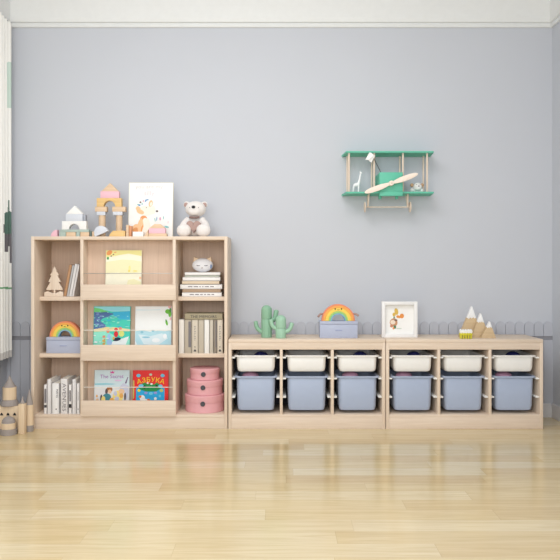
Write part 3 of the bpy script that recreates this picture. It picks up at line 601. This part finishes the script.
# ---------------------------------------------------------------- fox picture
Y = .16; x0, x1 = PX(128.6, Y), PX(172.4, Y); h = (237.4-182.2)/sc(Y)
fx = thing('picture_canvas', 'white canvas picture of a sitting fox leaning on the bookcase top', 'picture', ((x0+x1)/2, Y, TZ))
q = lambda p, yy: (x0+(p-128.6)/sc(Y), (237.4-yy)/sc(Y))
MF = Matrix.Translation((0, Y, TZ+.0005)) @ Matrix.Rotation(-math.radians(4), 4, 'X')
b = MB(); b.box(x0, x1, 0, .016, 0, h, 0, .0012)
FC = pm((244, 196, 150), (230, 156, 98), (250, 236, 222), (90, 150, 200), (120, 190, 190), (222, 170, 190), (110, 96, 92), (216, 211, 210), (238, 212, 217))
dots(b, q, [(136.4, 228.2, 4, 4.4, 2), (135.6, 230, 3, 2.6, 3, .4), (143.5, 226.5, 6.2, 9.5, 2), (146, 226.5, 4.4, 9.5, 4), (143.4, 218, 3.4, 2.6, 3), (145, 221, 2.6, 3.4, 4), (142.2, 222.5, .8, 5, 2, .2), (141.8, 228.5, .8, 4, 3, -.2), (145.5, 210.5, 7.2, 5, 4), (137.8, 208.4, 2.2, 2.6, 2, .6), (150.3, 203.2, 2, 3.4, 2, -.2), (150.6, 203.8, 1, 2.2, 4, -.2), (140, 211.5, 4, 2.2, 2, -.4), (152.8, 209, 2.2, 3.4, 4), (150, 212.4, 5, 1.6, 4), (146, 207.3, .5, .5, 8), (156.7, 210.9, 1.3, 1, 8),
            (139, 204.8, 1.2, .8, 5), (140, 201.9, 1, .8, 8), (143, 200.6, .9, .7, 7), (145.4, 200.2, 1.4, .7, 5, 1.2), (147.2, 199.4, 1, .6, 5), (137.6, 204.2, .7, .6, 6), (141.8, 203.6, .8, .6, 6),
            (154.8, 219.6, .4, 1.8, 6, .2), (156.6, 218.5, .4, 2.2, 5, -.1), (160, 218.6, .9, 1.8, 7), (163.3, 217.6, .4, 1.6, 6), (166.6, 226.8, 2.2, .8, 6, -.2), (168, 222, .5, 1.4, 10), (148, 232, 2, 2, 4), (152, 229, 1.6, 3, 4, .5)], -.0003)
for s_, yy, sz, m_ in (('you are my', 186.2, .036, 9), ('silly', 192.8, .042, 10)):
    X_, Z_ = q(148.6, yy); b.text(s_, sz, Matrix.Translation((X_, -.0006, Z_)) @ FRONT, m_, 1.1)
b.xform(MF); b.build('canvas', [PAPER, PAPER]+FC, fx)
b = MB(); b.box(x0-.0025, x0, -.001, .018, 0, h+.0025, 0, .0008); b.box(x1, x1+.0025, -.001, .018, 0, h+.0025, 0, .0008); b.box(x0-.0025, x1+.0025, -.001, .018, h, h+.0025, 0, .0008)
b.xform(MF); b.build('frame', mat('cream_frame', (240, 234, 216)), fx)

# ---------------------------------------------------------------- teddy bear
Y = .15; k = 1/sc(Y); bcx = PX(194.8, Y)
bear = thing('teddy_bear', 'cream plush teddy bear with a brown heart sitting on the bookcase', 'teddy bear', (bcx, Y, TZ))
P = lambda p, yy, y: (PX(p, Y), y, TZ+(237.2-yy)*k)
b = MB(); b.ball(P(195, 226.5, Y+.01), 9.5*k, .052, 10.2*k); b.ball(P(195.7, 209, Y-.005), 10.4*k, .060, 8.2*k); b.ball(P(195.2, 211.6, Y-.045), 6*k, .026, 4.4*k)
for s, hx in ((-1, 195), (1, 195)):
    b.tube([P(hx+s*6, 219, Y), P(hx+s*10, 224, Y-.012), P(hx+s*12, 229, Y-.03)], [.024, .026, .026], n=14)
    b.ball(P(hx+s*9.2+(.3 if s > 0 else -.6), 230.6, Y-.065), 7.2*k, .034, 6.5*k)
    b.tube([P(hx+s*6, 231.5, Y), P(hx+s*9, 231.2, Y-.05)], [.030, .034], n=14)
    b.ball(P(hx+.5+s*8.8, 204.4, Y+.004), 3.4*k, .012, 3.5*k)
o = b.build('body', PLUSH, bear); remesh(o, .0035, 5)
for s in (-1, 1):
    MB().ball(P(195.4+s*9.3, 204.6, Y-.008), 2.1*k, .006, 2.3*k).build('inner_ear', PLB, bear)
    MB().ball(P(195.2+s*4.4, 208, Y-.062), .0026, .003, .003, n=10).build('eye', INKG, bear)
MB().ball(P(194.7, 207.6, Y-.068), 1.9*k, .008, 1.5*k).build('nose', BLK, bear)
MB().tube([P(190.6, 217.2, Y-.035), P(192.5, 217.8, Y-.048), P(195, 218, Y-.054), P(197.5, 217.8, Y-.048), P(199.6, 217.2, Y-.035)], .0072, n=10).build('neck_ribbon', mat('ribbon_brown', (140, 116, 110), .8), bear)
hp = []
for i in range(40):
    t = 2*math.pi*i/40; hp.append((PX(194.6, Y)+7.0/16*k*16*math.sin(t)**3, TZ+(237.2-226.2)*k+k*.42*(13*math.cos(t)-5*math.cos(2*t)-2*math.cos(3*t)-math.cos(4*t))))
MB().prism(hp, Y-.066, Y-.03, 0, .004).build('heart', PLB, bear)

# ================================================================ on the low units
# cactus pair
def cactus(cx, Y, w_, h, arms, label, ratio, mt):
    r = thing('cactus_ornament', label, 'ornament', (cx, Y, LZ), 'green cactus ornaments'); k = 1/sc(Y); R = w_/2
    def rib(z0, z1, dome, nm):
        b = MB(); n = 48; prof = [(R*.93, z0), (R, z0+.006)]
        if dome: prof += [(R, z1-R*.9)]+[(R*math.cos(a), z1-R*.9+R*.9*math.sin(a)) for a in [math.pi/2*i/8 for i in range(1, 9)]]
        else: prof += [(R, z1-.006), (R*.93, z1)]
        rings = []
        for rr_, zz in prof:
            rr_ = max(rr_, .0004); rings.append([(cx+rr_*(1-.05*(math.cos(12*2*math.pi*i/n)+1)/2)*math.cos(2*math.pi*i/n), Y+rr_*(1-.05*(math.cos(12*2*math.pi*i/n)+1)/2)*math.sin(2*math.pi*i/n), LZ+zz) for i in range(n)])
        b.loft(rings); b.build(nm, mt, r, ang=60)
    zc = h*ratio; rib(0, zc, False, 'base'); rib(zc+.001, h, True, 'stem')
    for path, rad in arms:
        pp = [(PX(p, Y), Y, LZ+(338-yy)*k) for p, yy in path]
        # smooth by subdivision
        for _ in range(2): pp = [pp[0]]+[tuple((a[i]*w0+c[i]*(1-w0)) for i in range(3)) for a, c in zip(pp, pp[1:]) for w0 in (.75, .25)]+[pp[-1]]
        n_ = len(pp); MB().tube(pp, [rad*k*(1 if i < n_-2 else (.8 if i == n_-2 else .35)) for i in range(n_)], n=12).build('arm', mt, r, ang=60)
cactus(PX(266.6, .13), .13, 11/sc(.13), 32.3/sc(.13), [([(263, 333), (258.5, 330.5), (256.3, 327), (255.6, 321.5)], 2.1), ([(270, 321.5), (274, 320.5), (275.6, 317), (276.4, 310.3)], 2.4)], 'taller green cactus ornament, nearer the bookcase', .57, CACD)
cactus(PX(280.8, .09), .09, 10.8/sc(.09), 23/sc(.09), [([(277.5, 329), (273.5, 327.5), (271.6, 324), (271, 319.3)], 2.1), ([(284.5, 332), (289, 330.5), (291, 327), (292.2, 322.5)], 2.1)], 'shorter pale green cactus ornament, nearer the rainbow box', .42, CAC)
# framed print
Y = .14; k = 1/sc(Y); x0, x1 = PX(381.6, Y), PX(417, Y); h = 35.8*k; fw = 3.3*k
fr = thing('framed_print', 'white box frame with an orange flower print on the low unit', 'picture frame', ((x0+x1)/2, Y, LZ))
b = MB(); b.box(x0, x0+fw, Y-.02, Y+.014, LZ, LZ+h, 0, .0012); b.box(x1-fw, x1, Y-.02, Y+.014, LZ, LZ+h, 0, .0012); b.box(x0+fw, x1-fw, Y-.02, Y+.014, LZ, LZ+fw, 0, .0012); b.box(x0+fw, x1-fw, Y-.02, Y+.014, LZ+h-fw, LZ+h, 0, .0012)
b.build('frame', mat('frame_white', (238, 237, 236), .45), fr)
b = MB(); b.box(x0+fw, x1-fw, Y+.006, Y+.014, LZ+fw, LZ+h-fw, 0)
q = lambda p, yy: (PX(p, Y), LZ+(337.2-yy)*k)
dots(b, q, [(396.5, 311.5, 1.9, 3.4, 2, .2), (394.2, 314.5, 1.6, 2, 2), (398, 316.6, 1.6, 1.4, 3), (402, 316, 2.1, 2.4, 3), (399.6, 317, 1.8, 1.2, 3), (394.3, 317.8, .7, 1.6, 5), (393.8, 322.5, 3.9, 4.2, 4), (393, 322.2, 2.5, 2.2, 6), (396, 320.2, 1.6, 1, 7), (391.6, 326, 1.5, 1.4, 8), (395, 327, 1.3, 1.8, 5), (393.6, 328.3, .9, 1.2, 3), (399, 328.6, 3, .5, 9)], Y+.006)
b.build('print', [PAPER, PAPER]+pm((216, 180, 90), (232, 150, 76), (200, 148, 112), (90, 130, 96), (240, 222, 204), (130, 100, 90), (204, 140, 110), (200, 210, 196)), fr)
# mountains
def mountain(a, c, ap, yt, cap, Y, label, zig):
    k = 1/sc(Y); base = LZ; q = lambda p, yy: (PX(p, Y), LZ+((270+(CZ-LZ)*sc(Y))-yy)*k)
    yb = 270+(CZ-LZ)*sc(Y); r = thing('wooden_mountain', label, 'ornament', (PX((a+c)/2, Y), Y, LZ), 'wooden mountain ornaments')
    f = (cap-yt)/(yb-yt); L = lambda t: ap+(a-ap)*t; R = lambda t: ap+(c-ap)*t
    z = [q(L(f)+(R(f)-L(f))*u, cap+d) for u, d in zig]
    MB().prism([q(a, yb), q(c, yb)]+z[::-1], Y-.016, Y+.016, 0, .0012).build('slope', TAN, r)
    top = [q(ap-.45, yt+.5), q(ap, yt), q(ap+.45, yt+.5)]
    MB().prism(z+top[::-1], Y-.0165, Y+.0165, 0, .0012).build('snow_cap', mat('snow_white', (243, 243, 243)), r)
zig = [(0, 0), (.2, 1.2), (.36, -.2), (.52, .9), (.68, -.4), (.84, .9), (1, 0)]
mountain(458.2, 482.5, 471.3, 306.3, 317.5, .17, 'tallest wooden mountain ornament with a snowy white peak', zig)
mountain(470.8, 489, 480.2, 313.2, 321.6, .13, 'middle-sized wooden mountain ornament with a snowy white peak', zig)
mountain(480.5, 495.4, 489.2, 321.4, 327, .09, 'smallest wooden mountain ornament with a snowy white peak', zig)
Y = .045; k = 1/sc(Y); tx = PX(466, Y)
ty = thing('scalloped_toy', 'small yellow and white scalloped toy in front of the wooden mountains', 'toy', (tx, Y, LZ))
b = MB(); x0, x1 = PX(459.4, Y), PX(472, Y); b.box(x0, x1, Y-.014, Y+.014, LZ+3.4*k, LZ+6*k, 0, .003)
b.build('body', mat('toy_yellow', (214, 204, 50), .45), ty)
for i in range(5): 
    xx = x0+(x1-x0)*(i+.5)/5; MB().box(xx-.75*k, xx+.75*k, Y-.012, Y+.012, LZ, LZ+4*k, 0, .002).build('foot', MATS['toy_yellow'], ty)
b = MB()
b.box(x0, x1, Y-.0145, Y+.0145, LZ+6*k, LZ+8.2*k, 0, .002)
for i in range(5): xx = x0+(x1-x0)*(i+.5)/5; b.ball((xx, Y, LZ+8.1*k), 1.3*k, .013, 1.5*k, n=12); b.ball((xx, Y-.01, LZ+6.1*k), 1.1*k, .005, 1.0*k, n=12)
b.build('scalloped_top', WHITE, ty)

# ================================================================ toy castle on the floor
def tower(name, cx, cy, z0, segs, label):
    r = thing(name, label, 'toy castle block', (cx, cy, z0), 'wooden toy castle')
    for nm, m, prof in segs: MB().lathe(prof, (cx, cy, 0), n=32).build(nm, m, r, ang=30)
def drum(r, a, c): return [(r-.0015, a), (r, a+.0015), (r, c-.0015), (r-.0015, c)]
Y = -.055; s = sc(Y); k = 1/s
zt = lambda yy, Y=-.055: PZ(yy, Y)
x0, x1 = PX(-8, -.09), PX(18.2, -.09); zw = PZ(406.4, -.09)
cw = thing('castle_wall', 'wooden toy castle wall with arrow-slit holes behind the domed tower', 'toy castle block', ((x0+x1)/2, -.055, 0), 'wooden toy castle')
MB().box(x0, x1, -.09, -.02, 0, zw, 0, .002).build('wall_block', CAST, cw)
for p in (1.6, 8, 14.6):
    xx = PX(p, -.09); zz = PZ(415.4, -.09); MB().prism([(xx-.0105, zz), (xx+.0105, zz), (xx+.007, zz+.010), (xx, zz+.018), (xx-.007, zz+.010)], -.0912, -.088).build('window_hole', BLK, cw)
cx = PX(9.6, Y); zb = zw+.0002; r1 = 8.6*k; r2 = 6.6*k
zr = zb+6*k; zd = zr+12.4*k; zp = zt(375.2)
tower('castle_tower', cx, Y, zb, [('base_ring', CG, [(r1-.002, zb), (r1, zb+.002), (r1*.97, zb+3.2*k), (r2+.003, zr)]), ('drum', CAST, drum(r2, zr, zd)), ('cone_roof', CG, [(r2-.004, zd), (r2-.003, zd+.002), (r2*.62, zd+.3*(zp-zd)), (r2*.28, zd+.66*(zp-zd)), (.003, zp-.004), (.0005, zp)])], 'round toy castle tower standing on the wall block')
Y2 = -.145; k2 = 1/sc(Y2); cx = PX(8.6, Y2); r1 = 8.2*k2; r2 = 7.0*k2; z1 = 5.6*k2; z2 = z1+6*k2; zp = PZ(415.2, Y2)
tower('castle_tower', cx, Y2, 0, [('base_ring', CG, drum(r1, 0, z1)), ('drum', CAST, drum(r2, z1, z2)), ('dome_roof', CG, [(r2*.93, z2), (r2*.93, z2+.004), (r2*.86, z2+.4*(zp-z2)), (r2*.62, z2+.66*(zp-z2)), (r2*.3, z2+.8*(zp-z2)), (.006, z2+.88*(zp-z2)), (.0005, zp)])], 'low domed toy castle tower in front of the wall block')
Y3 = -.125; x0, x1 = PX(18.4, Y3-.02), PX(24.3, Y3-.02); zt3 = PZ(404, Y3-.02)
ct = thing('castle_tower', 'narrow square toy castle tower with a small grey cone', 'toy castle block', ((x0+x1)/2, Y3, 0), 'wooden toy castle')
MB().box(x0, x1, Y3-.022, Y3+.022, 0, zt3, 0, .0015).build('pillar', CAST, ct)
rr_ = (x1-x0)/2*.8; hh = 7*k2; MB().lathe([(rr_*.9, zt3), (rr_, zt3+.002), (rr_*.5, zt3+hh*.5), (.003, zt3+hh*.94), (.0005, zt3+hh)], ((x0+x1)/2, Y3, 0), n=24).build('cone_roof', CG, ct)
Y4 = -.06; k4 = 1/sc(Y4); cx = PX(29.4, Y4); r1 = 4.1*k4; z1 = 6*k4; z2 = PZ(404.6, Y4); zp = PZ(388.4, Y4)
tower('castle_tower', cx, Y4, 0, [('base_ring', CG, drum(r1, 0, z1)), ('drum', CAST, drum(r1*.97, z1, z2)), ('cone_roof', CG, [(r1*.86, z2), (r1*.86, z2+.002), (r1*.52, z2+.45*(zp-z2)), (r1*.2, z2+.8*(zp-z2)), (.0005, zp)])], 'tall slim toy castle tower beside the bookcase foot')

# ================================================================ aeroplane shelf on the wall
ap = thing('aeroplane_shelf', 'green biplane-shaped wall shelf with a wooden propeller', 'wall shelf', (.73, .30, 1.4))
xa, xb = .434, 1.012
def wing(zb_, zt_): return MB().plate([(.438, .206), (.444, .200), (1.010, .200), (1.018, .206), (1.029, YW-.0005), (.422, YW-.0005)], zb_, zt_)
W1, W2 = 1.782, 1.524
wing(W1, W1+.0105).build('wing', GRN, ap); wing(W2-.0115, W2).build('wing', GRN, ap)
FX0, FX1 = .654, .807; FZ0, FZ1 = PZ(195.9, .17), PZ(172.2, .17)
MB().box(FX0, FX1, .17, YW-.0005, W2+.0003, FZ1, 0, .003).build('fuselage', GRN, ap)
MB().box(FX0, FX1, .17, .199, FZ0, W2-.0002, 0, .002).build('fuselage_skirt', GRN, ap)
for p in (.667, .778): MB().box(p-.009, p+.009, .23, .26, W2-.045, W2-.0117, 0, .002).build('skid', GRN, ap)
for x_ in (.4585, .6255, .8165, .977):
    for y_ in (.222, .345): MB().tube([(x_, y_, W2), (x_, y_, W1)], .0065, n=14).build('strut', DOW, ap)
# propeller
Yp = .145; k = 1/sc(Yp); hx, hz = PX(391.3, Yp), PZ(183.2, Yp); a = math.atan2(192.4-173.6, 418-365.4)
L_ = 28.4*k; up = []
prof = [(0, .45), (.1, .55), (.2, .72), (.35, .95), (.55, 1.0), (.75, .92), (.9, .68), (.97, .4), (1, 0)]
hw = 2.75*k
ol = [(t*L_, w_*hw) for t, w_ in prof]+[(t*L_, -w_*hw) for t, w_ in prof[-2::-1]]
b = MB(); b.prism([(x_, z) for x_, z in ol[:]], -.004, .004, 0, .0015)
b.prism([(-x_, z) for x_, z in ol[:]], -.004, .004, 0, .0015)
b.xform(Matrix.Translation((hx, Yp, hz)) @ Matrix.Rotation(-a, 4, 'Y'))
pr = b.build('propeller', PALE, ap)
M = Matrix.Translation((hx, Yp-.0045, hz)) @ Matrix.Rotation(math.pi/2, 4, 'X')
MB().lathe([(.0, -.028), (.0165, -.028), (.0165, .006), (.0145, .009), (0, .009)], None, n=24, M=M).build('hub', PALE, pr)
MB().lathe([(.0, .0088), (.006, .0088), (.006, .0115), (0, .0125)], None, n=16, M=M).build('hub_cap', DOW, pr)
# undercarriage
Yu = .26; zu = PZ(207, Yu)
MB().tube([(PX(365.5, Yu), Yu, zu), (PX(409.6, Yu), Yu, zu)], .0038, n=10).build('axle', DOW, ap)
for p, lp in ((364.8, 368.4), (410, 407)):
    M = Matrix.Translation((PX(p, Yu), Yu, zu)) @ Matrix.Rotation(math.pi/2, 4, 'Y')
    MB().lathe([(0, -.0035), (.035, -.0035), (.036, -.002), (.036, .002), (.035, .0035), (0, .0035)], None, n=28, M=M).build('wheel', DOW, ap)
    for y_ in (.225, .30): MB().tube([(PX(lp, Yu), y_, W2-.0117), (PX(lp-(.6 if p < 390 else -.6), Yu), Yu+(y_-.26)*.1, zu)], .0045, n=8).build('leg', DOW, ap)
# white flag planted beside the cockpit
zf = FZ1; fl = thing('toy_flag', 'white toy flag on a dark stick on the biplane shelf', 'flag', (PX(381, .19), .20, zf))
p0, p1 = (PX(381, .20), .20, zf), (PX(371.6, .195), .195, PZ(151.9, .195)-.012)
p1 = (PX(373.2, .195), .195, PZ(157, .195)); MB().tube([p0, p1], .0022, n=8).build('stick', mat('dark_stick', (70, 64, 66)), fl)
qf = lambda p, yy: (PX(p, .19), PZ(yy, .19))
b = MB(); G = []
c00, c10, c01, c11 = Vector((*qf(369.6, 152.4),)), Vector((*qf(375.4, 155.6),)), Vector((*qf(365.4, 159.4),)), Vector((*qf(371.4, 162.2),))
for i in range(9):
    u = i/8; row_ = []
    for j in range(7):
        v = j/6; p = (c00*(1-u)+c10*u)*(1-v)+(c01*(1-u)+c11*u)*v; row_.append(b.bm.verts.new((p.x, .189+.004*math.sin(u*7+v*2), p.y+.003*math.sin(v*5+u*6))))
    G.append(row_)
for i in range(8):
    for j in range(6): b.bm.faces.new((G[i][j], G[i+1][j], G[i+1][j+1], G[i][j+1]))
o = b.build('flag_cloth', WHITE, fl, ang=80); o.modifiers.new('thickness', 'SOLIDIFY').thickness = .002
# white giraffe
Y = .27; k = 1/sc(Y); g0 = PX(357, Y)
Pg = lambda p, yy, dy=0: (PX(p, Y), Y+dy, W2+(192.6-yy)*k)
b = MB(); b.tube([Pg(353.6, 185.6), Pg(356, 184.6), Pg(358.8, 184.2)], [.010, .0135, .012], n=12)
b.tube([Pg(358.4, 184.6), Pg(359.6, 179), Pg(360.4, 174)], [.011, .0065, .0055], n=10); b.tube([Pg(360.0, 173.4), Pg(360.8, 172.6), Pg(362.2, 173.2)], [.006, .0068, .0045], n=10)
for d in (-.006, .006):
    b.tube([Pg(353.8, 186, d), Pg(353, 192.6, d)], [.006, .0042], n=8); b.tube([Pg(358.6, 185.4, d), Pg(358.4, 192.6, d)], [.006, .0042], n=8)
    b.tube([Pg(360.2, 172.4, d*.5), Pg(360, 170.6, d*.7)], [.0025, .0025], n=6)
o = b.build('giraffe_figure', mat('giraffe_white', (250, 250, 252), .5), origin=(g0, Y, W2)); remesh(o, .0024, 2); tag(o, 'small white giraffe figure on the lower wing of the biplane shelf', 'figurine')
# plush puppy
pp = thing('plush_puppy', 'small white and brown plush puppy on the lower biplane wing', 'plush toy', (PX(416, Y), Y, W2))
b = MB(); b.ball(Pg(416, 189.8), 6.2*k, .022, 3.0*k); b.ball(Pg(416.8, 187, -.026), 4.3*k, .024, 4.0*k); b.ball(Pg(411.2, 190.6, -.016), 1.8*k, .014, 2.0*k); b.ball(Pg(421.2, 190.6, -.016), 1.8*k, .014, 2.0*k)
o = b.build('body', mat('puppy_white', (250, 249, 248), .9, .1, .03, 60, .4, 300), pp); remesh(o, .0026, 3)
for p in (411.6, 421.8): MB().ball(Pg(p, 185.2, -.012), 1.8*k, .011, 1.9*k).build('ear', mat('puppy_brown', (200, 164, 132), .9, .1), pp)
MB().ball(Pg(417.4, 186.8, -.051), .0045, .004, .004, n=12).build('nose', BLK, pp)
for p in (415.4, 419): MB().ball(Pg(p, 185.2, -.046), .0022, .002, .0024, n=8).build('eye', BLK, pp)
